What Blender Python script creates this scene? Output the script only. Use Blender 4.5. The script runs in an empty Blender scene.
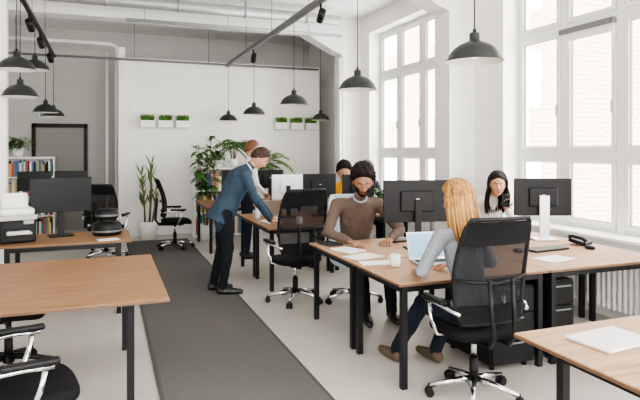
import bpy, bmesh, math, random
from mathutils import Vector, Matrix, noise
random.seed(7)
V=Vector
sc=bpy.context.scene
PI=math.pi

# ------------------------------------------------------------ materials
def mat(name,col,rough=.5,metal=0.,var=0.,vscale=6.,bump=0.,bscale=60.,stretch=(1,1,1),emit=0.,spec=None,coat=0.):
    m=bpy.data.materials.new(name); m.use_nodes=True
    nt=m.node_tree; bs=nt.nodes['Principled BSDF']
    bs.inputs['Base Color'].default_value=(*col,1); bs.inputs['Roughness'].default_value=rough
    bs.inputs['Metallic'].default_value=metal
    if spec is not None: bs.inputs['Specular IOR Level'].default_value=spec
    if coat: bs.inputs['Coat Weight'].default_value=coat
    tc=nt.nodes.new('ShaderNodeTexCoord'); mp=nt.nodes.new('ShaderNodeMapping')
    mp.inputs['Scale'].default_value=stretch
    nt.links.new(tc.outputs['Object'],mp.inputs['Vector'])
    if var>0:
        n=nt.nodes.new('ShaderNodeTexNoise'); n.inputs['Scale'].default_value=vscale; n.inputs['Detail'].default_value=5
        nt.links.new(mp.outputs[0],n.inputs['Vector'])
        r=nt.nodes.new('ShaderNodeValToRGB')
        r.color_ramp.elements[0].position=.3; r.color_ramp.elements[1].position=.7
        r.color_ramp.elements[0].color=(*[max(0,c*(1-var)) for c in col],1)
        r.color_ramp.elements[1].color=(*[min(1,c*(1+var)) for c in col],1)
        nt.links.new(n.outputs['Fac'],r.inputs['Fac']); nt.links.new(r.outputs[0],bs.inputs['Base Color'])
    if bump>0:
        n=nt.nodes.new('ShaderNodeTexNoise'); n.inputs['Scale'].default_value=bscale; n.inputs['Detail'].default_value=3
        nt.links.new(mp.outputs[0],n.inputs['Vector'])
        b=nt.nodes.new('ShaderNodeBump'); b.inputs['Strength'].default_value=bump; b.inputs['Distance'].default_value=.01
        nt.links.new(n.outputs['Fac'],b.inputs['Height']); nt.links.new(b.outputs[0],bs.inputs['Normal'])
    if emit>0:
        bs.inputs['Emission Color'].default_value=(*col,1); bs.inputs['Emission Strength'].default_value=emit
    return m

def wood_mat(name,c1,c2):
    m=bpy.data.materials.new(name); m.use_nodes=True
    nt=m.node_tree; bs=nt.nodes['Principled BSDF']; bs.inputs['Roughness'].default_value=.5; bs.inputs['Specular IOR Level'].default_value=.3
    tc=nt.nodes.new('ShaderNodeTexCoord'); mp=nt.nodes.new('ShaderNodeMapping')
    mp.inputs['Scale'].default_value=(1.0,16,16)
    nt.links.new(tc.outputs['Object'],mp.inputs['Vector'])
    n=nt.nodes.new('ShaderNodeTexNoise'); n.inputs['Scale'].default_value=2.2; n.inputs['Detail'].default_value=8; n.inputs['Distortion'].default_value=.5
    nt.links.new(mp.outputs[0],n.inputs['Vector'])
    r=nt.nodes.new('ShaderNodeValToRGB'); r.color_ramp.elements[0].position=.3; r.color_ramp.elements[1].position=.72
    r.color_ramp.elements[0].color=(*c1,1); r.color_ramp.elements[1].color=(*c2,1)
    nt.links.new(n.outputs['Fac'],r.inputs['Fac']); nt.links.new(r.outputs[0],bs.inputs['Base Color'])
    return m

def brick_mat(name,c1,c2,mortar,scale):
    m=bpy.data.materials.new(name); m.use_nodes=True
    nt=m.node_tree; bs=nt.nodes['Principled BSDF']; bs.inputs['Roughness'].default_value=.9
    tc=nt.nodes.new('ShaderNodeTexCoord'); sp=nt.nodes.new('ShaderNodeSeparateXYZ'); cb=nt.nodes.new('ShaderNodeCombineXYZ')
    ad=nt.nodes.new('ShaderNodeMath'); ad.operation='ADD'
    nt.links.new(tc.outputs['Object'],sp.inputs[0])
    nt.links.new(sp.outputs[0],ad.inputs[0]); nt.links.new(sp.outputs[1],ad.inputs[1])
    nt.links.new(ad.outputs[0],cb.inputs[0]); nt.links.new(sp.outputs[2],cb.inputs[1])
    b=nt.nodes.new('ShaderNodeTexBrick'); b.inputs['Scale'].default_value=scale
    b.inputs['Color1'].default_value=(*c1,1); b.inputs['Color2'].default_value=(*c2,1); b.inputs['Mortar'].default_value=(*mortar,1)
    nt.links.new(cb.outputs[0],b.inputs['Vector']); nt.links.new(b.outputs['Color'],bs.inputs['Base Color'])
    return m

def mesh_fabric(name,col,tr):
    m=mat(name,col,.7,spec=.2)
    nt=m.node_tree; bs=nt.nodes['Principled BSDF']; out=nt.nodes['Material Output']
    t=nt.nodes.new('ShaderNodeBsdfTransparent'); mx=nt.nodes.new('ShaderNodeMixShader'); mx.inputs[0].default_value=tr
    nt.links.new(bs.outputs[0],mx.inputs[1]); nt.links.new(t.outputs[0],mx.inputs[2]); nt.links.new(mx.outputs[0],out.inputs['Surface'])
    return m

M_wall=mat('wall_paint',(.85,.84,.82),.85,var=.03,vscale=1.2)
M_part=mat('partition_paint',(.83,.82,.79),.8,var=.02,vscale=1)
M_backwall=brick_mat('painted_brick',(.56,.55,.525),(.59,.58,.555),(.52,.51,.49),3.2)
M_ceil=mat('ceiling_paint',(.80,.795,.78),.9,var=.06,vscale=1.5)
M_floor=mat('concrete_floor',(.50,.48,.44),.4,var=.15,vscale=.9,bump=.03,bscale=30)
M_rug=mat('rug_grey',(.13,.125,.12),.98,var=.25,vscale=90,bump=.5,bscale=160,spec=.1)
M_rugedge=mat('rug_edge',(.07,.07,.07),.95)
M_wood=wood_mat('desk_wood',(.20,.10,.048),(.35,.195,.10))
M_woodL=wood_mat('desk_wood_light',(.31,.18,.10),(.49,.315,.195))
M_edge=mat('desk_edge',(.13,.07,.04),.5)
M_black=mat('black_metal',(.008,.008,.009),.4,spec=.3)
M_blackpl=mat('black_plastic',(.008,.008,.009),.45,spec=.25)
M_blackfab=mat('black_fabric',(.008,.008,.009),.85,bump=.3,bscale=200,spec=.15)
M_mesh=mesh_fabric('black_mesh',(.008,.008,.010),.15)
M_meshgrey=mat('pale_blue_fabric',(.45,.53,.58),.8)
M_chrome=mat('chrome',(.75,.76,.77),.18,1)
M_alu=mat('aluminium',(.62,.63,.64),.35,.9)
M_white=mat('white_plastic',(.82,.82,.80),.4)
M_grey=mat('printer_grey',(.42,.42,.41),.5)
M_frame=mat('window_frame_white',(.80,.80,.78),.5)
M_gasket=mat('window_gasket',(.16,.16,.16),.6)
M_duct=mat('galvanised_duct',(.42,.43,.43),.45,.5,var=.1,vscale=8)
M_track=mat('track_grey',(.13,.135,.135),.45,.3)
M_lamp=mat('lamp_shade_grey',(.020,.023,.021),.42,spec=.35)
M_lampin=mat('lamp_inside',(.75,.74,.70),.5)
M_bulb=mat('lamp_bulb',(1,.9,.75),.4,emit=1.5)
M_screen=mat('screen_black',(.006,.007,.009),.35,spec=.2)
M_screenlit=mat('screen_lit',(.25,.42,.55),.3,emit=.35)
M_paper=mat('paper',(.85,.84,.81),.8)
M_green=mat('leaf_green',(.045,.125,.023),.5,var=.4,vscale=12)
M_green2=mat('leaf_pale',(.11,.19,.05),.5,var=.4,vscale=12)
M_grass=mat('grass_green',(.07,.19,.025),.6,var=.4,vscale=20)
M_soil=mat('soil',(.05,.035,.025),.95)
M_stem=mat('plant_stem',(.16,.13,.06),.7)
M_door=mat('door_grey',(.30,.29,.27),.6)
M_red=mat('book_red',(.45,.08,.06),.6); M_blue=mat('book_blue',(.07,.14,.3),.6); M_yel=mat('book_yellow',(.6,.42,.1),.6); M_teal=mat('book_teal',(.1,.3,.3),.6)
# people
M_skin1=mat('skin_light',(.50,.26,.17),.5,var=.06,vscale=20)
M_skin2=mat('skin_brown',(.26,.125,.07),.48,var=.06,vscale=20)
M_skin3=mat('skin_tan',(.42,.22,.13),.5,var=.06,vscale=20)
M_lip=mat('lips',(.40,.13,.10),.45); M_lipd=mat('lips_dark',(.19,.07,.055),.45)
M_eyew=mat('eye_white',(.42,.40,.38),.3); M_iris=mat('iris',(.02,.012,.008),.2)
M_hairdk=mat('hair_dark',(.012,.008,.006),.6,bump=.8,bscale=120,spec=.25)
M_hairbr=mat('hair_brown',(.045,.03,.02),.6,var=.3,vscale=60,bump=.8,bscale=120,spec=.25)
M_hairgr=mat('hair_grey',(.19,.165,.145),.6,var=.3,vscale=60,bump=.6,bscale=120)
M_hairrd=mat('hair_auburn',(.15,.06,.025),.5,var=.3,vscale=60)
M_blond1=mat('hair_blond',(.33,.165,.05),.55,var=.25,vscale=40,stretch=(1,1,.2),spec=.3)
M_blond2=mat('hair_blond_dark',(.19,.085,.026),.55,spec=.3); M_blond3=mat('hair_blond_light',(.45,.26,.095),.55,spec=.3)
M_blazer=mat('blazer_blue',(.034,.056,.083),.85,var=.12,vscale=30,bump=.25,bscale=150,spec=.2)
M_trous=mat('trousers_black',(.008,.009,.012),.85,bump=.3,bscale=60,spec=.2)
M_jeans=mat('jeans_dark',(.012,.016,.026),.85,bump=.3,bscale=80,spec=.2)
M_sweater=mat('sweater_taupe',(.125,.092,.075),.95,var=.15,vscale=60,bump=.6,bscale=220,spec=.1)
M_greysw=mat('sweater_grey_blue',(.25,.265,.285),.9,var=.12,vscale=60,bump=.5,bscale=200,spec=.1)
M_yellow=mat('top_yellow',(.75,.38,.02),.85)
M_whitesh=mat('shirt_white',(.7,.7,.69),.85)
M_bluesh=mat('shirt_blue',(.28,.34,.42),.85)
M_darksh=mat('shirt_dark',(.02,.022,.03),.85)
M_shoe=mat('shoe_black',(.008,.008,.008),.4)
M_boot=mat('boot_suede',(.10,.068,.045),.9)
M_ceramic=mat('mug_ceramic',(.8,.79,.76),.25)

# ------------------------------------------------------------ builder
class B:
    def __init__(s): s.bm=bmesh.new(); s.mats=[]
    def mi(s,m):
        if m not in s.mats: s.mats.append(m)
        return s.mats.index(m)
    def merge(s,t,m,smooth=False,M=None):
        i=s.mi(m); mp={}
        for v in t.verts:
            mp[v]=s.bm.verts.new(M@v.co if M else v.co)
        for f in t.faces:
            try:
                nf=s.bm.faces.new([mp[v] for v in f.verts]); nf.material_index=i; nf.smooth=smooth
            except ValueError: pass
        t.free()
    def box(s,c,sz,m,rot=(0,0,0),bev=0,seg=2,smooth=False):
        t=bmesh.new(); bmesh.ops.create_cube(t,size=1)
        for v in t.verts: v.co=V((v.co.x*sz[0],v.co.y*sz[1],v.co.z*sz[2]))
        if bev>0: bmesh.ops.bevel(t,geom=t.edges[:],offset=bev,segments=seg,profile=.5,affect='EDGES')
        R=Matrix.Rotation(rot[2],4,'Z')@Matrix.Rotation(rot[1],4,'Y')@Matrix.Rotation(rot[0],4,'X')
        s.merge(t,m,smooth,Matrix.Translation(V(c))@R)
    def bb(s,x0,x1,y0,y1,z0,z1,m,bev=0):
        s.box(((x0+x1)/2,(y0+y1)/2,(z0+z1)/2),(x1-x0,y1-y0,z1-z0),m,bev=bev)
    def grid(s,rows,m,closed=False,smooth=True,capa=False,capb=False):
        i=s.mi(m); vs=[[s.bm.verts.new(p) for p in r] for r in rows]
        n=len(rows[0])
        for a in range(len(rows)-1):
            for b in range(n if closed else n-1):
                c=(b+1)%n
                f=s.bm.faces.new((vs[a][b],vs[a][c],vs[a+1][c],vs[a+1][b])); f.material_index=i; f.smooth=smooth
        if capa: f=s.bm.faces.new(vs[0][::-1]); f.material_index=i
        if capb: f=s.bm.faces.new(vs[-1]); f.material_index=i
    def tube(s,pts,r,m,n=8,closed=False,flat=1.0):
        pts=[V(p) for p in pts]; N=len(pts)
        rs=r if isinstance(r,(list,tuple)) else [r]*N
        rows=[]; prev=None
        for i,p in enumerate(pts):
            if closed: d=pts[(i+1)%N]-pts[i-1]
            else: d=pts[min(i+1,N-1)]-pts[max(i-1,0)]
            d.normalize()
            if prev is None:
                a=V((0,0,1)) if abs(d.z)<.9 else V((1,0,0)); x=d.cross(a).normalized()
            else:
                x=prev-d*prev.dot(d)
                x.normalize()
            prev=x; y=d.cross(x)
            rows.append([p+x*math.cos(2*PI*k/n)*rs[i]+y*math.sin(2*PI*k/n)*rs[i]*flat for k in range(n)])
        if closed: rows.append(rows[0])
        s.grid(rows,m,closed=True,smooth=True,capa=not closed,capb=not closed)
    def cyl(s,p0,p1,r0,m,r1=None,n=20):
        r1=r0 if r1 is None else r1
        p0=V(p0);p1=V(p1); d=(p1-p0).normalized()
        a=V((0,0,1)) if abs(d.z)<.9 else V((1,0,0)); x=d.cross(a).normalized(); y=d.cross(x)
        rows=[[p+x*math.cos(2*PI*k/n)*r+y*math.sin(2*PI*k/n)*r for k in range(n)] for p,r in((p0,r0),(p1,r1))]
        s.grid(rows,m,closed=True,smooth=True,capa=True,capb=True)
    def lathe(s,prof,m,c=(0,0,0),n=32,cap=False):
        c=V(c)
        rows=[[c+V((r*math.cos(2*PI*k/n),r*math.sin(2*PI*k/n),z)) for k in range(n)] for r,z in prof]
        s.grid(rows,m,closed=True,smooth=True,capa=cap,capb=cap)
    def ball(s,c,r,m,M=None,u=16,v=10):
        c=V(c)
        if not isinstance(r,(tuple,list)): r=(r,r,r)
        t=bmesh.new(); bmesh.ops.create_uvsphere(t,u_segments=u,v_segments=v,radius=1)
        for q in t.verts: q.co=V((q.co.x*r[0],q.co.y*r[1],q.co.z*r[2]))
        MM=Matrix.Translation(c)
        if M: MM=MM@M
        s.merge(t,m,True,MM)
    def blade(s,base,d,L,w,droop,m,n=6,cup=0):
        base=V(base); d=V(d).normalized(); side=d.cross(V((0,0,1)))
        if side.length<.05: side=V((1,0,0))
        side.normalize(); rows=[]
        for i in range(n+1):
            t=i/n; p=base+d*L*t+V((0,0,-droop*t*t)); ww=w*(math.sin(PI*min(1,(t*.92+.06)))**.8)*.5
            rows.append([p-side*ww,p+V((0,0,-cup*ww)),p+side*ww])
        s.grid(rows,m)
    def finish(s,name,loc=(0,0,0),rz=0,parent=None):
        bmesh.ops.recalc_face_normals(s.bm,faces=s.bm.faces[:])
        me=bpy.data.meshes.new(name); s.bm.to_mesh(me); s.bm.free()
        for m in s.mats: me.materials.append(m)
        o=bpy.data.objects.new(name,me); sc.collection.objects.link(o)
        o.location=loc; o.rotation_euler=(0,0,rz)
        if parent:
            o.parent=parent; o.matrix_parent_inverse=Matrix.Translation(-V(parent.location))
        return o

# ------------------------------------------------------------ room shell
WX=4.65
b=B(); b.bb(-2.8,5.05,-1.5,13.2,-.12,0,M_floor); b.finish('floor')
b=B(); b.bb(-2.8,5.05,-1.5,13.2,4.2,4.32,M_ceil); b.finish('ceiling')
b=B(); b.bb(-2.8,5.05,13,13.2,0,4.2,M_backwall); b.finish('wall_back')
b=B(); b.bb(-2.8,-2.6,-1.5,13,0,4.2,M_wall); b.finish('wall_left')
wins=[(-.45,1.75),(3.5,5.78),(7.3,9.62)]
b=B()
b.bb(WX,5.05,-1.5,13,0,.76,M_wall); b.bb(WX,5.05,-1.5,13,3.86,4.2,M_wall)
ys=[-1.5]+[y for w in wins for y in w]+[13]
for i in range(0,len(ys),2): b.bb(WX,5.05,ys[i],ys[i+1],.76,3.86,M_wall)
b.finish('wall_right')
# front wall, unseen behind the camera: added to cut daylight fill, two wide openings
b=B(); b.bb(-2.8,5.05,-1.7,-1.5,0,.8,M_wall); b.bb(-2.8,5.05,-1.7,-1.5,3.5,4.32,M_wall)
for x0,x1 in((-2.8,-1.9),(.7,1.5),(4.1,5.05)): b.bb(x0,x1,-1.7,-1.5,.8,3.5,M_wall)
b.finish('wall_front_unseen')
b=B()
for y in (2.55,6.36,10.0): b.bb(4.25,WX,y,y+.36,0,4.2,M_wall)
b.finish('column_right')
for k,y in enumerate((2.75,6.54,10.18)):
    b=B(); b.bb(-2.6,WX,y-.17,y+.17,3.86,4.2,M_ceil)
    pr=[(3.5,3.86),(4.25,3.86),(4.25,3.5),(4.1,3.55)]
    rows=[[V((x,yy,z)) for x,z in pr] for yy in(y-.17,y+.17)]
    b.grid(rows,M_ceil,closed=True,smooth=False,capa=True,capb=True)
    b.finish('ceiling_beam')
b=B(); b.bb(.28,4.3,11.36,11.5,0,3.42,M_part); b.bb(.22,.34,11.3,11.56,0,3.6,M_part); b.finish('wall_partition')
b=B(); b.bb(.36,4.3,11.335,11.358,0,.09,M_white); b.finish('baseboard_partition')
b=B(); b.bb(-2.6,5,12.975,12.998,0,.1,M_white); b.finish('baseboard_back')
b=B(); b.bb(-1.35,-1.02,6.95,7.1,0,4.2,M_part); b.finish('column_left')

for i,(y0,y1) in enumerate(wins):
    b=B(); X=4.93; z0,z1=.78,3.86
    def fb(ya,yb,za,zb,t=.07): b.box((X,(ya+yb)/2,(za+zb)/2),(t,yb-ya,zb-za),M_frame,bev=.006,seg=1)
    fb(y0,y1,z0,z0+.08,.07);fb(y0,y1,z1-.08,z1,.07);fb(y0,y0+.08,z0,z1,.074);fb(y1-.08,y1,z0,z1,.074)
    for z in (1.6,3.04): fb(y0,y1,z-.05,z+.05,.09)
    w=(y1-y0)/3
    for k in(1,2): fb(y0+k*w-.05,y0+k*w+.05,z0,z1,.1)
    for k in range(3):
        for za,zb in((z0+.06,1.56),(1.64,3.0),(3.08,z1-.06)):
            ya=y0+k*w+.055; yb=y0+(k+1)*w-.055
            for q_,(p,q,r_,s_) in enumerate(((ya,yb,za,za+.05),(ya,yb,zb-.05,zb),(ya,ya+.05,za,zb),(yb-.05,yb,za,zb))):
                b.box((X-.03,(p+q)/2,(r_+s_)/2),(.05 if q_<2 else .056,q-p,s_-r_),M_frame,bev=.004,seg=1)
            g=.052
            for (p,q,r_,s_) in((ya+g,yb-g,za+g,za+g+.006),(ya+g,yb-g,zb-g-.006,zb-g),(ya+g,ya+g+.006,za+g+.006,zb-g-.006),(yb-g-.006,yb-g,za+g+.006,zb-g-.006)):
                b.box((X-.03,(p+q)/2,(r_+s_)/2),(.03,q-p,s_-r_),M_gasket)
        b.box((X-.07,y0+k*w+.085,2.1),(.03,.02,.13),M_alu,bev=.005)
    b.finish('window_%d'%(i+1))
    b=B(); b.box((4.74,(y0+y1)/2,.78),(.34,y1-y0+.06,.035),M_white,bev=.008); b.finish('trim_sill_%d'%(i+1))
b=B(); b.bb(4.80,4.86,4.28,5.02,2.95,3.01,M_gasket,bev=.01); b.bb(4.825,4.83,4.3,5.0,2.86,2.96,M_white); b.finish('roller_blind')

# radiators
for (y0,y1) in((3.5,5.4),(7.4,9.2)):
    b=B(); n=int((y1-y0)/.06)
    for k in range(n):
        y=y0+(k+.5)*(y1-y0)/n
        b.box((4.56,y,.4),(.10,.036,.56),M_white,bev=.014,seg=2)
    b.bb(4.53,4.59,y0,y1,.16,.19,M_white); b.bb(4.53,4.59,y0,y1,.61,.64,M_white)
    for y in(y0+.1,y1-.1): b.bb(4.54,4.58,y-.02,y+.02,0,.16,M_white)
    b.finish('radiator')

# door in back wall
b=B()
b.bb(-1.36,-.44,12.93,12.99,0,2.12,M_door,bev=.006)
for (x0,x1,z0,z1) in((-1.43,-1.36,0,2.2),(-.44,-.37,0,2.2),(-1.43,-.37,2.12,2.2)): b.bb(x0,x1,12.9,12.999,z0,z1,M_blackpl,bev=.005)
b.cyl((-.52,12.93,1.02),(-.52,12.87,1.02),.014,M_alu); b.cyl((-.52,12.87,1.02),(-.64,12.87,1.02),.011,M_alu)
b.bb(-1.2,-.6,12.925,12.93,1.1,2.0,M_door,bev=.002)
b.finish('door_1')
b=B(); b.bb(-1.3,-1.05,12.97,12.998,2.32,2.5,M_paper,bev=.004); b.bb(-1.28,-1.07,12.966,12.972,2.34,2.48,M_teal); b.finish('exit_sign')

# rug
b=B(); b.box((.87,4.6,.006),(1.06,12.1,.012),M_rug,bev=.004); 
b.bb(.335,.36,-1.45,10.65,.0,.0135,M_rugedge); b.bb(1.38,1.405,-1.45,10.65,.0,.0135,M_rugedge)
b.finish('runner_rug')

# pipes
b=B(); b.tube([(-2.5,11.9,3.75),(.1,11.9,3.75),(.18,11.9,3.7),(.2,11.9,3.6),(.2,11.9,0.05)],.04,M_white,n=12)
b.tube([(.02,12.0,3.6),(.02,12.0,.05)],.03,M_white,n=12); b.finish('heating_pipe')
b=B(); b.tube([(-2.5,11.22,3.36),(4.22,11.22,3.36)],.022,M_gasket,n=10)
for x in(-1.5,.5,1.9,3.9): b.cyl((x,11.22,3.36),(x,11.22,4.2),.006,M_gasket,n=8)
b.finish('cable_conduit')
b=B(); b.tube([(4.17,9.9,3.4),(4.17,9.9,.05)],.035,M_white,n=12); b.tube([(4.17,9.75,3.4),(4.17,9.75,.05)],.02,M_white,n=12); b.finish('heating_pipe')
b=B(); b.tube([(.3,9.8,3.80),(4.15,9.8,3.80)],.03,M_duct,n=12)
for x in(.6,2.,3.5): b.cyl((x,9.8,3.80),(x,9.8,4.2),.008,M_duct,n=8)
b.finish('ceiling_pipe')
# round ventilation duct across the ceiling, in sections with collars
b=B(); b.cyl((-2.58,9.35,3.98),(3.9,9.35,3.98),.09,M_duct,n=28)
x=-2.2
while x<3.8:
    b.cyl((x-.02,9.35,3.98),(x+.02,9.35,3.98),.098,M_duct,n=28); b.cyl((x,9.35,4.06),(x,9.35,4.2),.008,M_gasket,n=8); x+=1.1
b.finish('ventilation_duct')

# rails
for X in(2.25,-.87):
    b=B(); b.box((X,6.05,3.33),(.07 if X>0 else .05,10.2,.065 if X>0 else .05),M_track if X>0 else M_black,bev=.008)
    y=1.5
    while y<11:
        b.cyl((X,y,3.34),(X,y,4.2),.004,M_black,n=6); y+=1.6
    for y in((5.9,9.0) if X>0 else (7.6,8.8,10.2)):
        b.cyl((X,y,3.29),(X,y,3.2),.012,M_black,n=10); b.cyl((X,y-.06,3.2),(X+.02,y+.08,3.12),.04,M_black,r1=.045,n=16)
    b.finish('lighting_track')

def pendant(x,y,z=2.28,top=3.295,s=1.):
    b=B()
    prof=[(.004,.135),(.03,.135),(.034,.12),(.034,.085),(.042,.08),(.055,.074),(.095,.058),(.135,.03),(.162,-.005),(.174,-.035),(.187,-.05),(.187,-.054)]
    b.lathe([(r*s,q*s) for r,q in prof],M_lamp,n=40)
    b.lathe([(r*s,q*s) for r,q in[(.187,-.054),(.17,-.04),(.156,-.008),(.13,.022),(.09,.05),(.03,.065),(.003,.066)]],M_lampin,n=40)
    b.ball((0,0,.0),.035,M_bulb); b.cyl((0,0,.03),(0,0,.066),.018,M_blackpl,n=12)
    b.cyl((0,0,.13),(0,0,top-z),.0045,M_black,n=8)
    b.cyl((0,0,.13),(0,0,.16),.012,M_black,n=10)
    b.finish('pendant_lamp',(x,y,z))
for y in(3.08,4.91,6.86,8.95,11.0): pendant(2.25,y)
pendant(4.0,10.5,2.3,4.2)
pendant(-.87,6.85); pendant(-.85,6.45,2.52); pendant(-.87,9.6); pendant(-.87,8.2,2.75); pendant(-.87,11.0,2.3)

# ------------------------------------------------------------ furniture
def desk(x0,x1,y0,y1,wood,ix=.06,iy=.05,zt=.74,split=None,name='desk'):
    b=B()
    b.box(((x0+x1)/2,(y0+y1)/2,zt-.0125),(x1-x0,y1-y0,.023),wood,bev=.003,seg=1)
    b.box(((x0+x1)/2,(y0+y1)/2,zt-.0145),(x1-x0+.002,y1-y0+.002,.014),M_edge)
    for x in(x0+ix,x1-ix):
        for y in(y0+iy,y1-iy): b.box((x,y,(zt-.025)/2),(.045,.045,zt-.025),M_black,bev=.003,seg=1)
        b.bb(x-.02,x+.02,y0+iy,y1-iy,zt-.075,zt-.025,M_black)
    for y in(y0+iy,y1-iy): b.bb(x0+ix,x1-ix,y-.019,y+.019,zt-.07,zt-.026,M_black)
    return b.finish(name)
desk(-1.35,.365,3.56,5.12,M_wood,ix=.22,iy=.2)
desk(-1.0,.24,6.0,6.8,M_wood,ix=.12)
desk(-1.5,-.15,9.9,10.6,M_wood)
desk(1.86,3.15,3.38,4.2,M_woodL); desk(3.16,4.45,3.38,4.2,M_woodL)
desk(1.86,3.15,4.23,5.2,M_woodL); desk(3.16,4.45,4.23,5.2,M_woodL)
desk(1.75,2.9,6.3,7.08,M_wood); desk(1.75,2.9,7.1,7.9,M_wood)
desk(2.91,4.1,7.1,7.9,M_wood)
desk(1.5,3.1,8.95,10.3,M_wood)
desk(1.9,3.5,1.3,2.28,M_woodL,ix=.1,iy=.22)

def office_chair(x,y,rz,name='office_chair',back=None,fab=None,arms=True,chrome=True,hh=1.2,solid=False,wd=1.):
    back=back or M_mesh; fab=fab or M_blackfab; bm_=M_chrome if chrome else M_blackpl
    b=B()
    b.cyl((0,0,.07),(0,0,.13),.04,bm_,r1=.035); 
    for k in range(5):
        a=2*PI*k/5+.3; c,s=math.cos(a),math.sin(a)
        b.tube([(c*.02,s*.02,.115),(c*.15,s*.15,.10),(c*.30,s*.30,.072)],[.026,.021,.015],bm_,n=10)
        b.cyl((c*.3,s*.3,.085),(c*.3,s*.3,.05),.01,M_blackpl,n=10)
        tx,ty=-s,c
        for q in(-.018,.018):
            p=V((c*.3+tx*q,s*.3+ty*q,.028)); b.cyl(p-V((tx,ty,0))*.011,p+V((tx,ty,0))*.011,.028,M_blackpl,n=18)
        b.box((c*.3,s*.3,.05),(.04,.05,.025),M_blackpl,rot=(0,0,a),bev=.008)
    b.cyl((0,0,.12),(0,0,.26),.03,M_blackpl); b.cyl((0,0,.26),(0,0,.42),.02,bm_)
    b.box((0,0,.415),(.2,.28,.04),M_blackpl,bev=.01); b.cyl((.1,.05,.415),(.26,.06,.41),.008,M_blackpl,n=8)
    # seat cushion
    rows=[]
    n=28
    for (k,z) in((.80,.425),(.97,.435),(1.,.455),(.99,.48),(.93,.495),(.6,.497),(.05,.49)):
        row=[]
        for i in range(n):
            t=2*PI*i/n; cx=math.copysign(abs(math.cos(t))**.55,math.cos(t)); cy=math.copysign(abs(math.sin(t))**.55,math.sin(t))
            yy=cy*.245*k+.02; row.append(V((cx*.25*k,yy,z-(max(0,yy-.12)**2)*1.2)))
        rows.append(row)
    b.grid(rows,fab,closed=True,capa=True,capb=True)
    # back
    zt=hh; zb=.56
    def bp(u,w): # u -1..1, w 0..1
        z=zb+(zt-zb)*w; y=-.235-.07*w+.05*math.sin(w*PI*1.0+.3)-.0+.045*u*u
        hw=(.205+.035*math.sin(w*PI*.9+.2))*wd
        return V((u*hw,y,z))
    rows=[[bp(-1+2*i/10,j/14) for i in range(11)] for j in range(15)]
    if solid:
        b.grid(rows,back); b.grid([[p+V((0,-.03,0)) for p in r] for r in rows],back)
    else: b.grid(rows,back)
    # frame
    fr=[]
    for i in range(11): fr.append(bp(-.9+1.8*i/10,0)+V((0,0,-.012)))
    for j in range(1,14): fr.append(bp(1,j/14))
    for i in range(11): fr.append(bp(.9-1.8*i/10,1)+V((0,0,.012)))
    for j in range(13,0,-1): fr.append(bp(-1,j/14))
    b.tube(fr,.014,M_blackpl if not solid else back,n=8,closed=True)
    # upper pad & lumbar bands
    for (w0,w1,th) in((.76,.99,.02),(.0,.16,.02)):
        rr=[]
        for j in range(5):
            w=w0+(w1-w0)*j/4; rr.append([bp(-1+2*i/10,w)+V((0,th*.6*math.sin(PI*(j+.6)/5.2),0)) for i in range(11)])
        b.grid(rr,fab if not solid else back); b.grid([[p+V((0,-.022,0)) for p in r] for r in rr],fab if not solid else back)
    b.tube([bp(-1,.42)+V((0,-.012,0)),bp(-.5,.40)+V((0,-.03,0)),bp(0,.38)+V((0,-.035,0)),bp(.5,.40)+V((0,-.03,0)),bp(1,.42)+V((0,-.012,0))],.012,M_blackpl)
    for q in(-.07,.07):
        b.tube([(q,-.1,.41),(q,-.27,.42),(q*1.1,-.32,.5),(q*1.2,-.305,.65),(q*1.2,-.285,.84)],[.018,.018,.016,.014,.012],M_blackpl,n=8)
    if arms:
        for q in(-1,1):
            b.tube([(q*.16,.02,.425),(q*.27,.02,.44),(q*.295,.06,.54),(q*.295,.08,.63)],.014,bm_ if chrome else M_blackpl)
            b.tube([(q*.295,.12,.645),(q*.295,-.02,.65),(q*.285,-.16,.64),(q*.25,-.22,.62)],.012,bm_ if chrome else M_blackpl)
            b.box((q*.295,.02,.672),(.055,.25,.03),M_blackpl,bev=.012)
    return b.finish(name,(x,y,0),rz)
office_chair(2.31,3.17,-.02,hh=1.21,wd=1.12)
office_chair(1.93,5.84,.12,hh=1.22,wd=1.14)
office_chair(2.52,5.62,PI-.2,back=M_meshgrey,fab=M_meshgrey,solid=True,hh=1.12,arms=False)
office_chair(4.12,5.65,PI,hh=1.05)
office_chair(3.5,8.4,PI,hh=1.05); office_chair(4.0,8.65,PI,hh=1.05)
office_chair(1.08,9.7,-PI/2,hh=1.15)
office_chair(.0,9.2,-.4,hh=1.12)
office_chair(-.4,3.15,-PI/2+.2,hh=1.1); office_chair(-.68,4.75,-PI/2-.1,hh=1.05,chrome=False)

# drawer pedestals
def pedestal(x0,x1,y0,y1,h=.6):
    b=B(); b.bb(x0,x1,y0,y1,.04,h,M_blackpl,bev=.006)
    n=3; hh=(h-.06)/n
    for k in range(n):
        b.box(((x0+x1)/2,y0-.008,.05+hh*(k+.5)),(x1-x0-.02,.02,hh-.012),M_blackpl,bev=.004)
        b.box(((x0+x1)/2,y0-.03,.05+hh*(k+.82)),(.16,.012,.012),M_gasket,bev=.003)
        for q in(-.075,.075): b.box(((x0+x1)/2+q,y0-.022,.05+hh*(k+.82)),(.01,.02,.01),M_gasket)
    for x in(x0+.05,x1-.05):
        for y in(y0+.05,y1-.05): b.cyl((x,y,0),(x,y,.045),.02,M_blackpl,n=12)
    b.finish('drawer_pedestal')
pedestal(2.66,3.06,3.45,4.05,.62); pedestal(3.24,3.5,3.5,4.05,.62)

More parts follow.
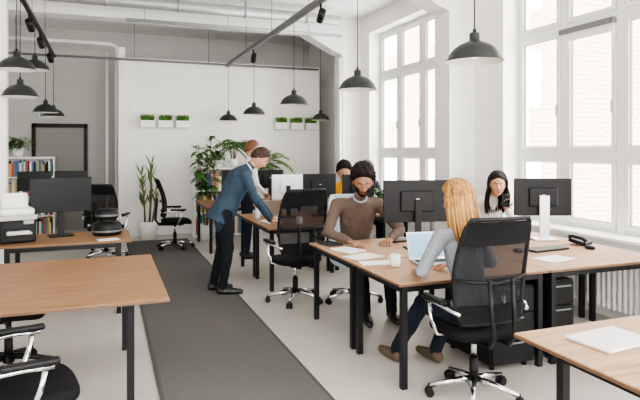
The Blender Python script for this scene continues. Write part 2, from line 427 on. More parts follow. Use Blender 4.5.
def monitor(x,y,rz,w=.6,h=.36,z=.98,back=None,zt=.74,imac=False,name='monitor',lit=False):
    back=back or M_blackpl; b=B()
    zc=z-zt+h/2
    b.box((0,0,zc),(w,.022,h),back,bev=.006)
    b.box((0,-.012,zc+.006),(w-.02,.004,h-.03),M_screenlit if lit else M_screen)
    b.box((0,.022,zc),(w*.5,.03,h*.5),back,bev=.012)
    if imac:
        b.box((0,-.0125,zc-h/2+.03),(w-.004,.006,.055),M_alu)
    st=M_alu if imac else M_blackpl
    b.box((0,.05,zc/2+.01),(.06 if not imac else .10,.02,zc+.02),st,bev=.005)
    b.box((0,.04,.008),(.24,.18,.014),st,bev=.005)
    b.ball((0,.035,zc),(.03,.006,.03),M_alu)
    return b.finish(name,(x,y,zt),rz)
# rz=0: screen faces -Y ; PI: screen faces +Y
monitor(2.70,4.58,PI-.2,w=.64,h=.39)
monitor(4.17,4.57,PI-.4,w=.58,h=.38,imac=True)
monitor(-.44,6.5,.25,w=.6,h=.36,z=1.0)
monitor(2.3,7.3,PI,w=.44,h=.34,back=M_alu); monitor(2.78,7.35,PI,w=.5,h=.34); monitor(3.4,7.4,PI,w=.5,h=.32)
monitor(2.1,9.6,PI-.3,w=.5,h=.32); monitor(2.7,9.6,PI,w=.5,h=.32)
monitor(-.55,10.3,.1,w=.5,h=.32); monitor(-1.1,10.3,.1,w=.5,h=.32)

def laptop(x,y,rz,zt=.742,lit=True):
    b=B(); b.box((0,0,.008),(.33,.23,.015),M_alu,bev=.004); b.box((0,.02,.0165),(.28,.11,.002),M_blackpl)
    a=math.radians(20)
    b.box((0,.115+.11*math.sin(a),.016+.11*math.cos(a)),(.33,.008,.225),M_alu,rot=(-a,0,0),bev=.003)
    b.box((0,.109+.11*math.sin(a),.018+.11*math.cos(a)),(.31,.004,.2),M_screenlit if lit else M_screen,rot=(-a,0,0))
    b.finish('laptop',(x,y,zt),rz)
laptop(2.46,3.9,-.15); laptop(2.1,7.6,2.9,lit=False)
def mug(x,y,z=.741,m=M_ceramic,h=.095,r=.04):
    b=B(); b.lathe([(.001,.003),(r*.85,.003),(r,.01),(r,h),(r-.004,h),(r-.005,.012),(.001,.01)],m,n=28)
    b.tube([(r-.002,0,h*.8),(r+.022,0,h*.75),(r+.03,0,h*.5),(r+.02,0,h*.25),(r-.002,0,h*.2)],.005,m,n=8)
    b.finish('coffee_mug',(x,y,z),random.random()*6)
mug(2.11,3.9); mug(3.0,4.6,m=M_blackpl); mug(2.2,6.5,m=M_ceramic)
def flat(name,x,y,rz,w,d,h,m,zt=.741,pages=False):
    b=B(); b.box((0,0,h/2),(w,d,h),m,bev=min(.003,h*.3),seg=1)
    if pages: b.box((.002,0,h/2),(w+.001,d-.01,h*.6),M_paper)
    b.finish(name,(x,y,zt),rz)
flat('paper_sheet',2.05,4.36,.3,.3,.21,.003,M_paper); flat('paper_sheet',2.04,4.07,-.2,.28,.16,.004,M_paper)
flat('notebook',2.04,4.66,.35,.2,.27,.012,M_paper,pages=True); flat('notebook',2.02,5.04,.2,.16,.22,.015,M_darksh,pages=True)
flat('notebook',2.25,2.02,.1,.34,.24,.014,M_whitesh,pages=True)
flat('paper_sheet',3.5,3.7,.2,.3,.21,.003,M_paper); flat('paper_sheet',.02,6.1,.2,.2,.14,.004,M_paper)
flat('notebook',1.95,6.86,.1,.2,.27,.012,M_paper,pages=True)
def keyboard(x,y,rz):
    b=B(); b.box((0,0,.008),(.42,.13,.014),M_blackpl,bev=.004)
    for r in range(5):
        for c in range(14): b.box((-.19+.029*c,-.048+.024*r,.017),(.024,.019,.006),M_gasket)
    b.finish('keyboard',(x,y,.741),rz)
keyboard(3.75,4.05,.1); keyboard(2.85,4.97,.05)
def mouse(x,y,rz):
    b=B(); b.ball((0,0,.012),(.03,.052,.02),M_blackpl); b.box((0,.02,.03),(.006,.018,.006),M_gasket,bev=.002); b.finish('computer_mouse',(x,y,.744),rz)
mouse(3.42,4.05,.2); mouse(4.15,3.95,.3)
# desk telephone
b=B(); b.box((0,0,.03),(.17,.17,.035),M_blackpl,rot=(.2,0,0),bev=.008); b.tube([(-.065,-.08,.045),(-.065,-.045,.07),(-.065,.045,.083),(-.065,.08,.072)],[.02,.014,.014,.02],M_blackpl,n=10)
for r in range(4):
    for c in range(3): b.box((.0+c*.024,-.05+r*.02,.044+r*.004),(.015,.012,.007),M_gasket)
b.box((.025,.05,.064),(.08,.035,.01),M_screen,rot=(.2,0,0))
b.finish('desk_telephone',(4.27,4.18,.741),.4)
# pens cup
b=B(); b.lathe([(.001,.003),(.04,.003),(.04,.1),(.037,.1),(.036,.008),(.001,.008)],M_blackpl,n=20)
for k in range(5):
    a=k*1.3; b.cyl((.015*math.cos(a),.015*math.sin(a),.01),(.035*math.cos(a),.035*math.sin(a),.17),.004,[M_red,M_blue,M_yel,M_teal,M_blackpl][k],n=8)
b.finish('pencil_cup',(3.0,4.35,.741))
b=B(); b.lathe([(.001,.0),(.035,.0),(.037,.02),(.037,.15),(.015,.2),(.015,.23),(.001,.235)],M_alu,n=20); b.finish('water_bottle',(1.86,7.2,.741))

# left desk things
b=B()
b.lathe([(.001,0),(.14,0),(.155,.03),(.15,.10),(.13,.13),(.10,.14),(.09,.16),(.115,.18),(.12,.24),(.10,.275),(.001,.28)],M_blackpl,n=28)
b.lathe([(.157,.035),(.159,.045),(.156,.055)],M_track,n=28); b.lathe([(.121,.2),(.123,.21),(.121,.22)],M_track,n=28)
b.finish('desk_speaker',(.01,6.5,.741))
# printer: dark body, paper slot and output tray, grey scanner lid with raised feeder
b=B()
b.box((0,0,.11),(.32,.34,.22),M_blackpl,bev=.02); b.box((0,-.16,.12),(.24,.04,.05),M_screen,bev=.004)
b.box((0,-.21,.105),(.22,.12,.012),M_grey,rot=(.12,0,0),bev=.004); b.box((0,-.20,.115),(.19,.11,.004),M_paper,rot=(.12,0,0))
b.box((0,0,.245),(.33,.35,.05),M_grey,bev=.012); b.box((0,.0,.30),(.30,.28,.07),M_white,bev=.025)
b.box((0,.10,.39),(.24,.02,.16),M_white,rot=(-.35,0,0),bev=.008); b.box((0,.085,.40),(.20,.006,.15),M_paper,rot=(-.35,0,0))
b.box((.09,-.165,.2),(.09,.03,.03),M_grey,rot=(.4,0,0),bev=.004)
for x in(-.13,.13):
    for y in(-.13,.13): b.cyl((x,y,-.001),(x,y,.01),.015,M_gasket,n=10)
b.finish('printer',(-.84,6.33,.742),.25)

# ------------------------------------------------------------ plants
def pot(b,r=.16,h=.3,m=M_white,z=0):
    b.lathe([(.001,z),(r*.75,z),(r,z+h),(r*.92,z+h),(r*.9,z+h-.03),(.001,z+h-.03)],m,n=28)
    b.lathe([(r*.9,z+h-.028),(.001,z+h-.02)],M_soil,n=28)
b=B(); pot(b,.17,.33)
for k in range(5):
    a=k*1.26; H=random.uniform(.7,1.25); q=V((.07*math.cos(a),.07*math.sin(a),.3))
    top=q+V((.08*math.cos(a),.08*math.sin(a),H)); b.tube([q,(q+top)/2+V((.02,0,0)),top],[.015,.012,.008],M_stem)
    for j in range(14):
        aa=random.uniform(0,6.28); t=random.uniform(.35,1)
        b.blade(q.lerp(top,t),(math.cos(aa)*.5,math.sin(aa)*.5,.9),random.uniform(.18,.3),.035,.03,M_green2)
b.finish('potted_yucca',(.73,10.9,0))
def bushy(name,x,y,z0,stemh,spread,n,L,w,mt,pr=.15,ph=.28,seed=1,palm=False,potm=M_white):
    random.seed(seed); b=B(); pot(b,pr,ph,potm)
    for k in range(5):
        a=k*1.256; top=V((spread*.35*math.cos(a),spread*.35*math.sin(a),ph+stemh*random.uniform(.75,1)))
        base=V((.03*math.cos(a),.03*math.sin(a),ph-.03)); b.tube([base,(base+top)/2,top],[.012,.01,.006],M_stem,n=6)
        for j in range(n):
            aa=random.uniform(0,6.28); el=random.uniform(-.2,1.1); t=random.uniform(.35,1) if not palm else 1
            d=V((math.cos(aa),math.sin(aa)*.8,el)); bp_=base.lerp(top,t)
            if palm:
                LL=random.uniform(.7,1)*L; pts=[]
                for q in range(9):
                    u=q/8; pts.append(bp_+d.normalized()*LL*u+V((0,0,-LL*.55*u*u)))
                b.tube(pts,.004,mt,n=5); sd=d.cross(V((0,0,1))).normalized()
                for q in range(1,9):
                    for sg in(-1,1): b.blade(pts[q],(pts[q]-pts[q-1]).normalized()*.6+sd*sg,LL*.32*(1.1-q/10),w,.04,mt,n=3)
            else: b.blade(bp_,d,random.uniform(.7,1.2)*L,w*random.uniform(.8,1.2),L*.5,mt,n=5)
    b.finish(name,(x,y,z0))
bushy('potted_fig',1.72,10.45,0,1.85,.55,38,.2,.09,M_green,seed=3)
bushy('potted_palm',2.3,10.78,1.32,.3,.25,6,.42,.03,M_green,pr=.1,ph=.16,seed=4,palm=True)
bushy('potted_palm',2.98,10.7,0,1.3,.3,7,.5,.035,M_green2,seed=5,palm=True)
bushy('potted_fern',2.02,10.85,1.32,.12,.3,16,.18,.03,M_grass,pr=.09,ph=.14,seed=6)
bushy('potted_fern',-1.55,11.95,1.52,.2,.3,14,.3,.04,M_green,pr=.1,ph=.16,seed=8)
bushy('potted_plant',1.9,9.2,.742,.15,.25,14,.16,.05,M_green,pr=.07,ph=.12,seed=9)
bushy('potted_plant',3.9,7.6,.742,.2,.25,14,.18,.05,M_green,pr=.07,ph=.12,seed=10)
random.seed(11)
def wallplanter(x,z=2.08,y=11.27):
    b=B(); b.box((0,0,.07),(.27,.15,.14),M_white,bev=.01); b.box((0,0,.14),(.24,.12,.01),M_soil)
    for k in range(150):
        a=random.uniform(0,6.28)
        b.blade((random.uniform(-.115,.115),random.uniform(-.05,.05),.135),(math.cos(a)*.25,math.sin(a)*.25,1),random.uniform(.09,.15),.018,.01,M_grass,n=2)
    b.finish('wall_planter',(x,y,z))
for k in range(3): wallplanter(.74+.33*k); wallplanter(3.42+.33*k)
b=B(); b.bb(.42,.72,11.33,11.36,2.36,2.5,M_white,bev=.004); b.bb(.44,.70,11.325,11.331,2.38,2.48,M_paper); b.finish('wall_sign')

def bookcase(x0,x1,y0,y1,h,n,name='bookcase',fill=.8):
    b=B()
    b.bb(x0,x0+.025,y0,y1,0,h,M_white);b.bb(x1-.025,x1,y0,y1,0,h,M_white);b.bb(x0,x1,y1-.01,y1,0,h,M_white)
    for k in range(n+1): z=.03+(h-.05)*k/n; b.bb(x0+.002,x1-.002,y0+.002,y1,z-.012,z+.012,M_white)
    for k in range(n):
        z=.03+(h-.05)*k/n+.013; x=x0+.04; sh=(h-.05)/n
        while x<x1-.08:
            w=random.uniform(.02,.05); hh=sh*random.uniform(.6,.88)
            if random.random()<fill: b.bb(x,x+w-.003,y0+.03,y1-.05,z,z+hh,random.choice([M_red,M_blue,M_paper,M_yel,M_blackpl,M_teal,M_whitesh,M_door]))
            x+=w
    b.finish(name)
bookcase(-1.80,-.92,11.85,12.2,1.52,4,fill=.96); bookcase(1.55,2.5,10.7,11.05,1.32,3)

# exterior
M_brick=brick_mat('exterior_brick',(.36,.26,.20),(.44,.33,.26),(.55,.51,.46),1.6)
M_render=mat('exterior_render',(.62,.61,.58),.9)
def building(name,x0,x1,y0,y1,z0,z1,m,nw):
    b=B(); b.bb(x0,x1,y0,y1,z0,z1,m)
    k=0; y=y0+1.2
    while y<y1-1.5:
        z=z0+1
        while z<z1-2.4:
            b.bb(x0-.04,x0,y-.1,y+1.3,z-.1,z+1.9,M_frame); b.bb(x0-.06,x0-.04,y,y+1.2,z,z+1.8,M_alu)
            b.bb(x0-.08,x0-.06,y+.56,y+.64,z,z+1.8,M_frame)
            z+=3.4
        y+=nw
    b.finish(name)
building('brick_building',14,20,14.3,46,-8,12,M_brick,3.2)
building('apartment_building',24,30,10,25.5,-8,7.5,M_render,3.0)

# ------------------------------------------------------------ people
def remesh(bm,voxel,it=4,fac=.5):
    me=bpy.data.meshes.new('tmp'); bm.to_mesh(me); bm.free()
    o=bpy.data.objects.new('tmp',me); sc.collection.objects.link(o)
    m=o.modifiers.new('r','REMESH'); m.mode='VOXEL'; m.voxel_size=voxel; m.adaptivity=0
    s=o.modifiers.new('s','SMOOTH'); s.factor=fac; s.iterations=it
    dg=bpy.context.evaluated_depsgraph_get(); dg.update()
    me2=bpy.data.meshes.new_from_object(o.evaluated_get(dg))
    bpy.data.objects.remove(o); bpy.data.meshes.remove(me)
    return me2
def capsule(b,p0,p1,r0,r1,flat=1):
    m=M_white; p0=V(p0);p1=V(p1)
    b.ball(p0,r0,m,u=14,v=10); b.ball(p1,r1,m,u=14,v=10)
    if (p1-p0).length>1e-4: b.cyl(p0,p1,r0,m,r1=r1,n=14)
def addmesh(name,me,parent,mats=None):
    me.name=name
    if mats:
        me.materials.clear()
        for m in mats: me.materials.append(m)
    for p in me.polygons: p.use_smooth=True
    o=bpy.data.objects.new(name,me); sc.collection.objects.link(o); o.parent=parent
    o.matrix_parent_inverse=Matrix.Translation(-V(parent.location)); return o

def hand(parent,name,wr,d,nrm,side,skin,curl=.45,s=1.,spread=.12,thumb_in=.5):
    """d: pointing direction, nrm: back-of-hand normal, side=+1 thumb at +x (x=d x nrm)"""
    d=V(d).normalized(); nrm=V(nrm); nrm=(nrm-d*nrm.dot(d)).normalized(); x=d.cross(nrm)
    M=Matrix(((x.x,d.x,nrm.x,wr[0]),(x.y,d.y,nrm.y,wr[1]),(x.z,d.z,nrm.z,wr[2]),(0,0,0,1)))@Matrix.Scale(s,4)
    b=B()
    def P(q): return M@V((q[0]*side,q[1],q[2]))
    rows=[]
    for (y,w,t) in((-.03,.024,.02),(0,.027,.018),(.03,.036,.016),(.06,.042,.015),(.09,.041,.013),(.1,.036,.008)):
        rows.append([P((w*math.cos(a*PI/8),y,t*math.sin(a*PI/8))) for a in range(16)])
    b.grid(rows,M_white,closed=True,capa=True,capb=True)
    def chain(p,ang,lens,r,cr,roll=0):
        p=V(p); th=0
        for k,L in enumerate(lens):
            th+=cr*(1 if k else .7)
            dv=V((math.sin(ang)*math.cos(th),math.cos(ang)*math.cos(th),-math.sin(th)))
            q=p+dv*L; capsule(b,P(p),P(q),r[k]*s,r[k+1]*s); p=q
    F=[(.030,(.040,.025,.020),.06),(.010,(.045,.028,.021),.0),(-.011,(.041,.026,.020),-.06),(-.030,(.032,.020,.017),-.14)]
    for i,(xx,ls,an) in enumerate(F):
        chain((xx,.088-(.008 if i==3 else 0),0),an+spread*(.5-i/3),ls,(.0095,.0088,.0082,.007),curl*(1+.08*i))
    # thumb
    p=V((.026,.025,-.004)); dirs=[V((.75,.62,-.25)),V((.45,.85,-.3-thumb_in*.2)),V((.15,.9,-.35-thumb_in*.3))]
    for k,(L,r0,r1) in enumerate(((.038,.014,.0115),(.032,.011,.010),(.025,.0098,.008))):
        q=p+dirs[k].normalized()*L; capsule(b,P(p),P(q),r0*s,r1*s); p=q
    me=remesh(b.bm,.0042*s,it=3,fac=.4)
    addmesh(name,me,parent,[skin])

def g2(a,b_,sa,sb): return math.exp(-(a/sa)**2-(b_/sb)**2)
def head_pt(d,off=0.):
    x,y,z=d
    p=V((.076*x,.097*y,.118*z))
    k=max(0,-z)
    p.x*=1-.30*k**1.6
    if y>0: p.y+=.010*k*y; 
    else: p.y*=1-.35*k
    if y>0: p.y*=1-.10*(abs(x)**2)
    if y>.1:
        X,Z=abs(p.x),p.z; dy=0
        dy+=.014*g2(X,Z+.005,.010,.026)+.018*g2(X,Z+.026,.0125,.013)
        dy-=.009*g2(X-.031,Z-.008,.018,.014); dy+=.005*g2(X-.028,Z-.030,.024,.009)
        dy+=.0075*g2(X,Z+.060,.021,.011)-.005*g2(X,Z+.0605,.022,.0025)
        dy+=.007*g2(X,Z+.100,.022,.016); dy+=.004*g2(X-.045,Z+.022,.018,.018)
        dy+=.005*g2(X-.010,Z+.03,.006,.007)
        p.y+=dy
    if off: p+=V((p.x/.076,p.y/.097,p.z/.118)).normalized()*off
    return p
def face_y(px,pz):
    z=max(-.98,min(.98,pz/.118)); k=max(0,-z); sx=.076*(1-.30*k**1.6); x=px/sx
    y=math.sqrt(max(.01,1-x*x-z*z)); return head_pt(V((x,y,z))).y
def sm(t): t=max(0,min(1,t)); return t*t*(3-2*t)
def frame(c,F,U,s):
    F=V(F).normalized(); R=F.cross(V(U)).normalized(); U=R.cross(F)
    return Matrix(((R.x,F.x,U.x,c[0]),(R.y,F.y,U.y,c[1]),(R.z,F.z,U.z,c[2]),(0,0,0,1)))@Matrix.Scale(s,4)
def head(parent,c,F,U=(0,0,1),s=1.,skin=M_skin1,hair=M_hairdk,style='short',beard=False,lip=M_lip,thick=.016):
    M=frame(c,F,U,s)
    def sph(nu,nv,fn):
        return [[fn(V((math.sin(th)*math.sin(ph),math.sin(th)*math.cos(ph),math.cos(th)))) for ph in [2*PI*i/nu for i in range(nu)]] for th in [max(.001,min(PI-.001,PI*j/nv)) for j in range(nv+1)]]
    b=B(); b.grid(sph(88,70,lambda d:M@head_pt(d)),skin,closed=True)
    li=b.mi(lip); Mi=M.inverted()
    b.bm.faces.ensure_lookup_table()
    for f in b.bm.faces:
        q=Mi@f.calc_center_median()
        if q.y>.05 and abs(q.x)<.024*(1-((q.z+.0605)/.012)**2*.6) and abs(q.z+.0605)<.0085: f.material_index=li
    ey=face_y(.0305,.006)
    for sg in(-1,1):
        b.ball(M@V((sg*.0305,ey-.0035,.005)),.0105*s,M_eyew,M=Matrix.Identity(4)); b.ball(M@V((sg*.0303,ey+.0030,.005)),.0050*s,M_iris,u=10,v=8)
        up=[];lo=[]
        for k in range(9):
            a=PI*k/8; xx=.0305+.0150*math.cos(a)
            up.append(M@V((sg*xx,face_y(xx,.006+.007*math.sin(a))+.0035,.0065+.0052*math.sin(a))))
            lo.append(M@V((sg*xx,face_y(xx,.004-.006*math.sin(a))+.0025,.0045-.0052*math.sin(a))))
        b.tube(up,.0038*s,skin,n=8); b.tube(lo,.0034*s,skin,n=8)
        b.tube([p+(M.to_3x3()@V((0,.0022,-.0022))) for p in up],.0012*s,M_iris,n=6)
        br=[(.012,.024),(.022,.0285),(.034,.0290),(.047,.024)]
        b.tube([M@V((sg*xx,face_y(xx,zz)+.0005,zz)) for xx,zz in br],[.0024*s,.0032*s,.0028*s,.0012*s],hair if style!='blond' else M_blond2,n=6)
        R=M.to_3x3().normalized().to_4x4()@Matrix.Rotation(sg*.35,4,'Z')
        b.ball(M@V((sg*.077,-.008,-.006)),(.007*s,.019*s,.031*s),skin,M=R)
        ring=[M@V((sg*(.083+.002),-.010+.016*math.cos(a),-.004+.027*math.sin(a))) for a in[2*PI*k/14 for k in range(14)]]
        b.tube(ring,.0034*s,skin,n=6,closed=True)
    b.finish('head',parent=parent)
    # hair
    def mask(d):
        if style=='short':
            th=-.24+(.42*d.y if d.y<0 else 1.03*d.y)
        else: th=-.12+(.48*d.y if d.y<0 else .95*d.y)
        if style in('long','blond'): th=-.15+(.9*d.y if d.y<0 else .85*d.y)
        if style=='long' and d.y>0: th+=.10*math.exp(-(d.x/.12)**2)
        return d.z-th
    amp={'short':.003,'curly':.013,'long':.002,'blond':.003,'afro':.014}[style]
    fr={'short':30,'curly':38,'long':20,'blond':14,'afro':34}[style]
    def hf(d):
        m=sm(mask(d)/.28); p=head_pt(d)
        tk=thick*(1+.5*max(0,d.z)) if style not in('afro','curly') else thick*(.5+1.2*max(0,d.z+.1))
        o=-.006+m*(tk+.006)+m*amp*(noise.noise(d*fr*.25)+.8*noise.noise(d*fr*.6))
        return M@(p+V((d.x,d.y,d.z))*o)
    b=B(); b.grid(sph(88,60,hf),hair,closed=True)
    if style in('afro','curly'):
        for k in range(520):
            d=V((random.gauss(0,1),random.gauss(0,1),random.gauss(0,1))).normalized()
            if mask(d)<.16: continue
            tk=thick*(.5+1.2*max(0,d.z+.1)); p=M@(head_pt(d)+d*(tk-.001))
            b.ball(p,random.uniform(.006,.011)*s,hair,u=7,v=5)
    if style in('long','blond'):
        mats=[hair]*2+([M_blond2,M_blond3] if style=='blond' else [])
        n=240
        for k in range(n):
            az=random.uniform(-1.85,1.85) # 0 = back
            L=random.uniform(.22,.31) if abs(az)<1.6 else random.uniform(.15,.22)
            pts=[]; rs=[]
            st=random.uniform(.06,.5)
            for j in range(7):
                th=st+(1.75-st)*j/6
                d=V((math.sin(th)*math.sin(az),-math.sin(th)*math.cos(az),math.cos(th)))
                pts.append(head_pt(d)+d*(thick+random.uniform(.0,.008))); rs.append(.009 if j else .004)
            q=pts[-1]; w1=random.uniform(-.02,.02)
            for j in range(1,6):
                t=j/5
                pts.append(V((q.x*(1+.22*math.sin(t*2.5))+w1*t,q.y*(1+.05*t)-.01*t+w1*.5*t,q.z-L*t))); rs.append(.009*(1-t*.75))
            b.tube([M@p for p in pts],[r*s for r in rs],random.choice(mats),n=6)
    b.finish('hair',parent=parent)
    if beard:
        def bf(d):
            p=head_pt(d)
            m=min((-.16-d.z+.22*abs(d.x))/.25,(d.y+.15)/.3)
            lipd=math.hypot(p.x/.026,(p.z+.0605)/.011) if d.y>0 else 9
            m=min(m,(lipd-1)/.5); 
            cheek=(abs(p.x)<.03 and p.z>-.044)
            if cheek and d.y>0: m=min(m,(-.042-p.z)/.008)
            m=sm(m); return M@(p+d*(-.004+m*(.011+.003*noise.noise(d*14))))
        b=B(); b.grid(sph(88,70,bf),hair,closed=True); b.finish('beard',parent=parent)

def person(name,J,F,topm,botm,shoem,skin,headF,headU=(0,0,1),hs=1.,s=1.,fem=False,sleeve=.95,hair=M_hairdk,style='short',beard=False,thick=.016,lip=M_lip,jacket=False,hands=None,collar=None,legs=True):
    J={k:V(v) for k,v in J.items()}
    e=bpy.data.objects.new(name,None); e.location=(J['pel'].x,J['pel'].y,0); sc.collection.objects.link(e); e.empty_display_size=.2
    F=V(F).normalized()
    b=B(); segs=[]
    Rt=(J['rsh']-J['lsh']).normalized(); Rp=F.cross(V((0,0,1))).normalized()
    sp=(J['chest']-J['pel']).normalized()
    k=1. if not fem else .88
    secs=[(J['pel']-sp*.10,Rp,.12,.095),(J['pel']-sp*.03,Rp,.165*(1.04 if fem else 1),.118),(J['pel']+sp*.06,Rp,.16,.112),
          (J['pel'].lerp(J['chest'],.42),Rp.lerp(Rt,.4),.138*k,.100*k),(J['pel'].lerp(J['chest'],.72),Rp.lerp(Rt,.8),.158*k,.115*k),
          (J['chest'],Rt,.172*k,.112*k),(J['chest'].lerp(J['neck'],.55),Rt,.13*k,.085*k),(J['neck'],Rt,.062*k,.058*k)]
    if jacket: secs=[(J['pel']-sp*.14,Rp,.205,.155)]+[(c,r,a*1.1,d*1.24) for c,r,a,d in secs[1:-1]]+[secs[-1]]
    rows=[]
    n=24
    for i,(c,r,a,d) in enumerate(secs):
        up=(secs[min(i+1,len(secs)-1)][0]-secs[max(i-1,0)][0]).normalized()
        r=(r-up*r.dot(up)).normalized(); f=up.cross(r)
        rows.append([c+r*math.cos(2*PI*q/n)*a*s+f*math.sin(2*PI*q/n)*d*s for q in range(n)])
    b.grid(rows,M_white,closed=True,capa=True,capb=True)
    segs.append((J['pel']-(sp*.10 if jacket else -sp*.02),J['chest'],(.17 if jacket else .15)*s,.15*s,'top')); segs.append((J['chest'],J['neck'],.13*s,.075*s,'top'))
    if not jacket: segs.append((J['pel']-sp*.08,J['pel']-sp*.02,.14*s,.14*s,'bot'))
    hb=J['head']+ (J['neck']-J['head'])*.35
    capsule(b,J['neck'],hb,.056*s*k,.052*s*k); segs.append((J['neck']+(hb-J['neck'])*.35,hb,.05*s,.05*s,'skin'))
    def limb(p,q,r0,r1,lab,build=True):
        if build: capsule(b,p,q,r0*s,r1*s)
        segs.append((p,q,r0*s,r1*s,lab))
    a=.92 if fem else 1.
    for S in('r','l'):
        sh,el,wr=J[S+'sh'],J[S+'el'],J[S+'wr']
        limb(J['neck'].lerp(J['chest'],.45),sh,.062*a,.062*a,'top')
        limb(sh,el,.060*a,.047*a,'top')
        cu=el.lerp(wr,sleeve)
        limb(el,cu,.047*a,.034*a,'top')
        limb(cu,wr,.027*a,.024*a,'skin')
        hp=J['pel']+Rp*(.088*s*(1 if S=='r' else -1))-V((0,0,.02))
        if legs:
            kn,an,to=J[S+'kn'],J[S+'an'],J[S+'to']
            limb(hp,kn,.090,.066,'bot'); calf=kn.lerp(an,.35)
            limb(kn,calf,.064,.060,'bot'); limb(calf,an,.060,.048,'bot')
            fd=(to-an); fd.z=0; fd.normalize()
            heel=V((an.x,an.y,.045*s))-fd*.035; tt=V((to.x,to.y,.032*s))
            limb(V((an.x,an.y,.09*s)),heel,.038,.040,'shoe'); limb(heel,heel.lerp(tt,.6),.042,.043,'shoe'); limb(heel.lerp(tt,.6),tt,.043,.030,'shoe')
    me=remesh(b.bm,.0115,it=4,fac=.5)
    labs=['top','bot','skin','shoe']; mats=[topm,botm,skin,shoem]
    def lab(p):
        best=None;bd=9
        for (p0,p1,r0,r1,l) in segs:
            dv=p1-p0; L=dv.length_squared
            t=0 if L<1e-9 else max(0,min(1,(p-p0).dot(dv)/L))
            dd=(p-(p0+dv*t)).length-(r0+(r1-r0)*t)
            if dd<bd: bd=dd;best=l
        return labs.index(best)
    nrm=[v.normal.copy() for v in me.vertices]
    for i,v in enumerate(me.vertices):
        l=lab(v.co)
        if l<2:
            q=v.co; v.co=q+nrm[i]*(.0055*noise.noise(q*14)+.005*noise.noise(V((q.x*30,q.y*30,q.z*12))))
        if v.co.z<.003: v.co.z=.003
    me.materials.clear()
    for m in mats: me.materials.append(m)
    for p in me.polygons: p.material_index=lab(p.center)
    addmesh('body',me,e)
    if collar:
        b=B(); up=(J['head']-J['neck']).normalized(); c=J['neck']+up*.012
        r=Rt; f=up.cross(r)
        b.tube([c+r*math.cos(t)*.058*s*k+f*math.sin(t)*.058*s*k+up*(.012*math.sin(t)*-1) for t in[2*PI*q/20 for q in range(20)]],.009*s,collar,n=8,closed=True)
        b.finish('collar',parent=e)
    head(e,J['head'],headF,headU,hs,skin,hair,style,beard,lip,thick)
    hd=hands or {}
    for S in('r','l'):
        h=hd.get(S,{})
        d=h.get('d',J[S+'wr']-J[S+'el']); nn=h.get('n',(0,0,1))
        side=h.get('side',(-1 if S=='r' else 1))
        hand(e,'hand_'+('right' if S=='r' else 'left'),J[S+'wr'],d,nn,side,skin,curl=h.get('curl',.35),s=s*(.92 if fem else 1.))
    return e

def seated(x,y,F,z=.55,lean=.12,s=1.,headz=None):
    F=V((F[0],F[1],0)).normalized(); R=F.cross(V((0,0,1))); P=V((x,y,z))
    J={}
    J['pel']=P; J['chest']=P+F*lean+V((0,0,.46*s)); J['neck']=P+F*(lean+.04)+V((0,0,.60*s)); J['head']=P+F*(lean+.10)+V((0,0,.75*s))
    for S,g in(('r',1),('l',-1)):
        J[S+'sh']=J['chest']+R*g*.185*s+V((0,0,.05))
        J[S+'el']=J['chest']+R*g*.25*s+F*.10+V((0,0,-.20*s))
        J[S+'wr']=P+F*(lean+.34)+R*g*.13*s; J[S+'wr'].z=.79
        J[S+'kn']=P+F*.44*s+R*g*.12; J[S+'kn'].z=.50
        J[S+'an']=P+F*.42*s+R*g*.13; J[S+'an'].z=.10
        J[S+'to']=P+F*.60*s+R*g*.14; J[S+'to'].z=.03
    return J

# standing man in blazer
J=dict(pel=(1.27,6.47,.95),chest=(1.45,6.46,1.32),neck=(1.555,6.455,1.44),head=(1.68,6.43,1.555),
 rsh=(1.475,6.28,1.365),lsh=(1.49,6.65,1.365),rel=(1.59,6.22,1.08),lel=(1.69,6.72,1.11),rwr=(1.80,6.38,.825),lwr=(1.9,6.66,.825),
 rkn=(1.30,6.38,.51),lkn=(1.27,6.60,.51),ran=(1.24,6.38,.10),lan=(1.18,6.62,.10),rto=(1.44,6.34,.03),lto=(1.38,6.62,.03))
person('standing_man',J,(1,0,0),M_blazer,M_trous,M_shoe,M_skin1,(.75,-.15,-.72),(.6,0,.8),hs=1.02,s=1.03,hair=M_hairbr,style='short',thick=.016,jacket=True,collar=M_whitesh,
  hands={'r':dict(d=(.8,.2,-.25),curl=.2),'l':dict(d=(.9,-.1,-.25),curl=.2)})
# bearded man
J=dict(pel=(2.48,5.50,.55),chest=(2.42,5.28,1.02),neck=(2.395,5.17,1.165),head=(2.375,5.06,1.335),
 rsh=(2.20,5.31,1.09),lsh=(2.63,5.22,1.09),rel=(2.03,5.14,.84),lel=(2.78,5.03,.84),rwr=(2.15,4.88,.79),lwr=(2.56,4.84,.79),
 rkn=(2.33,5.02,.52),lkn=(2.62,4.98,.52),ran=(2.34,4.92,.10),lan=(2.60,4.88,.10),rto=(2.28,4.70,.03),lto=(2.56,4.68,.03))
person('bearded_man',J,(-.22,-.97,0),M_sweater,M_trous,M_shoe,M_skin2,(-.32,-.85,-.38),(-.1,-.3,.9),hs=1.22,s=1.14,hair=M_hairdk,style='afro',beard=True,thick=.030,lip=M_lipd,collar=M_bluesh,
  hands={'r':dict(d=(.25,-.9,-.12),curl=.3),'l':dict(d=(-.6,-.6,-.1),curl=.3)})
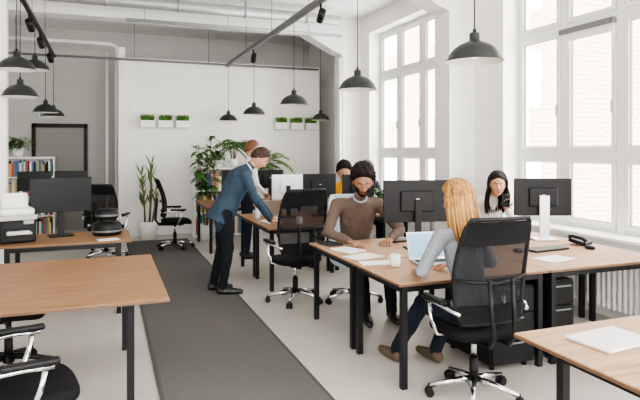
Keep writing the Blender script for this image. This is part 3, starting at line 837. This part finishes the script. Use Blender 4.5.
# blonde woman
J=dict(pel=(2.31,3.16,.56),chest=(2.27,3.25,1.0),neck=(2.27,3.27,1.14),head=(2.28,3.31,1.30),
 rsh=(2.44,3.29,1.07),lsh=(2.09,3.23,1.07),rel=(2.60,3.36,.84),lel=(1.97,3.27,.84),rwr=(2.42,3.60,.79),lwr=(2.10,3.52,.79),
 rkn=(2.46,3.60,.53),lkn=(2.16,3.58,.53),ran=(2.40,3.78,.10),lan=(2.12,3.90,.10),rto=(2.38,4.00,.03),lto=(2.10,4.12,.03))
person('blonde_woman',J,(-.15,.98,0),M_greysw,M_jeans,M_boot,M_skin1,(-.35,.9,-.2),(0,.1,1),hs=1.04,s=1.0,fem=True,hair=M_blond1,style='blond',thick=.024,
  hands={'r':dict(d=(-.3,.9,-.1)),'l':dict(d=(.35,.9,-.1))})
# dark haired woman with phone
J=seated(4.18,5.52,(-.35,-.93),lean=.14,s=.98)
J['head']=V((4.06,5.14,1.27)); J['neck']=V((4.10,5.27,1.12))
J['lel']=V((4.22,5.02,.84)); J['lwr']=V((4.01,4.93,1.02))
J['rel']=V((3.80,5.15,.84)); J['rwr']=V((3.88,4.96,.80))
pe=person('dark_haired_woman',J,(-.35,-.93,0),M_whitesh,M_jeans,M_shoe,M_skin1,(-.55,-.8,-.12),hs=1.1,s=.98,fem=True,hair=M_hairdk,style='long',thick=.014,
  hands={'l':dict(d=(-.35,-.25,.85),n=(.5,.8,.1),side=-1,curl=.45),'r':dict(d=(.2,-.9,-.1))})
b=B(); b.box((0,0,0),(.075,.009,.15),M_blackpl,bev=.004); b.box((0,.006,0),(.068,.002,.135),M_screen); b.ball((.02,-.006,.055),.007,M_gasket); o=b.finish('smartphone',(3.945,4.865,1.12),-.4); o.rotation_euler=(-.25,0,-.4)
# curly woman in yellow
J=seated(3.5,8.3,(-.1,-1),lean=.10)
person('curly_haired_woman',J,(-.1,-1,0),M_yellow,M_jeans,M_shoe,M_skin3,(-.3,-.9,-.3),hs=1.25,s=.98,fem=True,hair=M_hairdk,style='curly',thick=.026)
J=seated(4.0,8.5,(-.1,-1),lean=.10)
for k_ in J: J[k_]=J[k_]+V((0,0,.03 if k_ in('head','neck','chest','rsh','lsh') else 0))
person('grey_haired_man',J,(-.1,-1,0),M_darksh,M_jeans,M_shoe,M_skin1,(.1,-.9,-.3),hs=1.2,s=1,hair=M_hairgr,style='short')
# standing woman at the back
J=dict(pel=(1.96,8.45,.98),chest=(1.99,8.43,1.36),neck=(2.01,8.42,1.50),head=(2.03,8.40,1.66),
 rsh=(2.01,8.27,1.42),lsh=(2.03,8.6,1.42),rel=(2.05,8.2,1.13),lel=(2.06,8.66,1.13),rwr=(2.21,8.3,1.0),lwr=(2.23,8.58,1.0),
 rkn=(1.97,8.36,.52),lkn=(1.97,8.54,.52),ran=(1.94,8.36,.10),lan=(1.94,8.56,.10),rto=(2.11,8.34,.03),lto=(2.11,8.56,.03))
for k_ in J: J[k_]=V(J[k_])+V((.05,0,0))
person('auburn_haired_woman',J,(1,0,0),M_whitesh,M_jeans,M_shoe,M_skin1,(.9,-.2,-.25),hs=1.0,s=.94,fem=True,hair=M_hairrd,style='short',thick=.022)

# ------------------------------------------------------------ light
w=bpy.data.worlds.new('world'); sc.world=w; w.use_nodes=True
bg=w.node_tree.nodes['Background']; bg.inputs[0].default_value=(1,.98,.95,1); bg.inputs[1].default_value=15.0
def portal(loc,rot,sx,sy):
    l=bpy.data.lights.new('portal','AREA'); l.shape='RECTANGLE'; l.size=sx; l.size_y=sy; l.cycles.is_portal=True
    o=bpy.data.objects.new('window_daylight_portal',l); o.location=loc; o.rotation_euler=rot; sc.collection.objects.link(o)
for y0,y1 in wins: portal((5.0,(y0+y1)/2,2.32),(0,PI/2,0),3.1,y1-y0)
portal((-.6,-1.6,2.15),(PI/2,0,0),2.6,2.7); portal((2.8,-1.6,2.15),(PI/2,0,0),2.6,2.7)
try: sc.view_settings.look='AgX - Medium High Contrast'
except Exception: pass

cam=bpy.data.cameras.new('camera'); co=bpy.data.objects.new('camera',cam); sc.collection.objects.link(co)
co.location=(0,0,1.65); co.rotation_euler=(PI/2,0,-math.radians(20.8)); cam.sensor_width=36; cam.lens=563/640*36; cam.shift_y=-50/640; cam.clip_start=.05; cam.clip_end=200
sc.camera=co
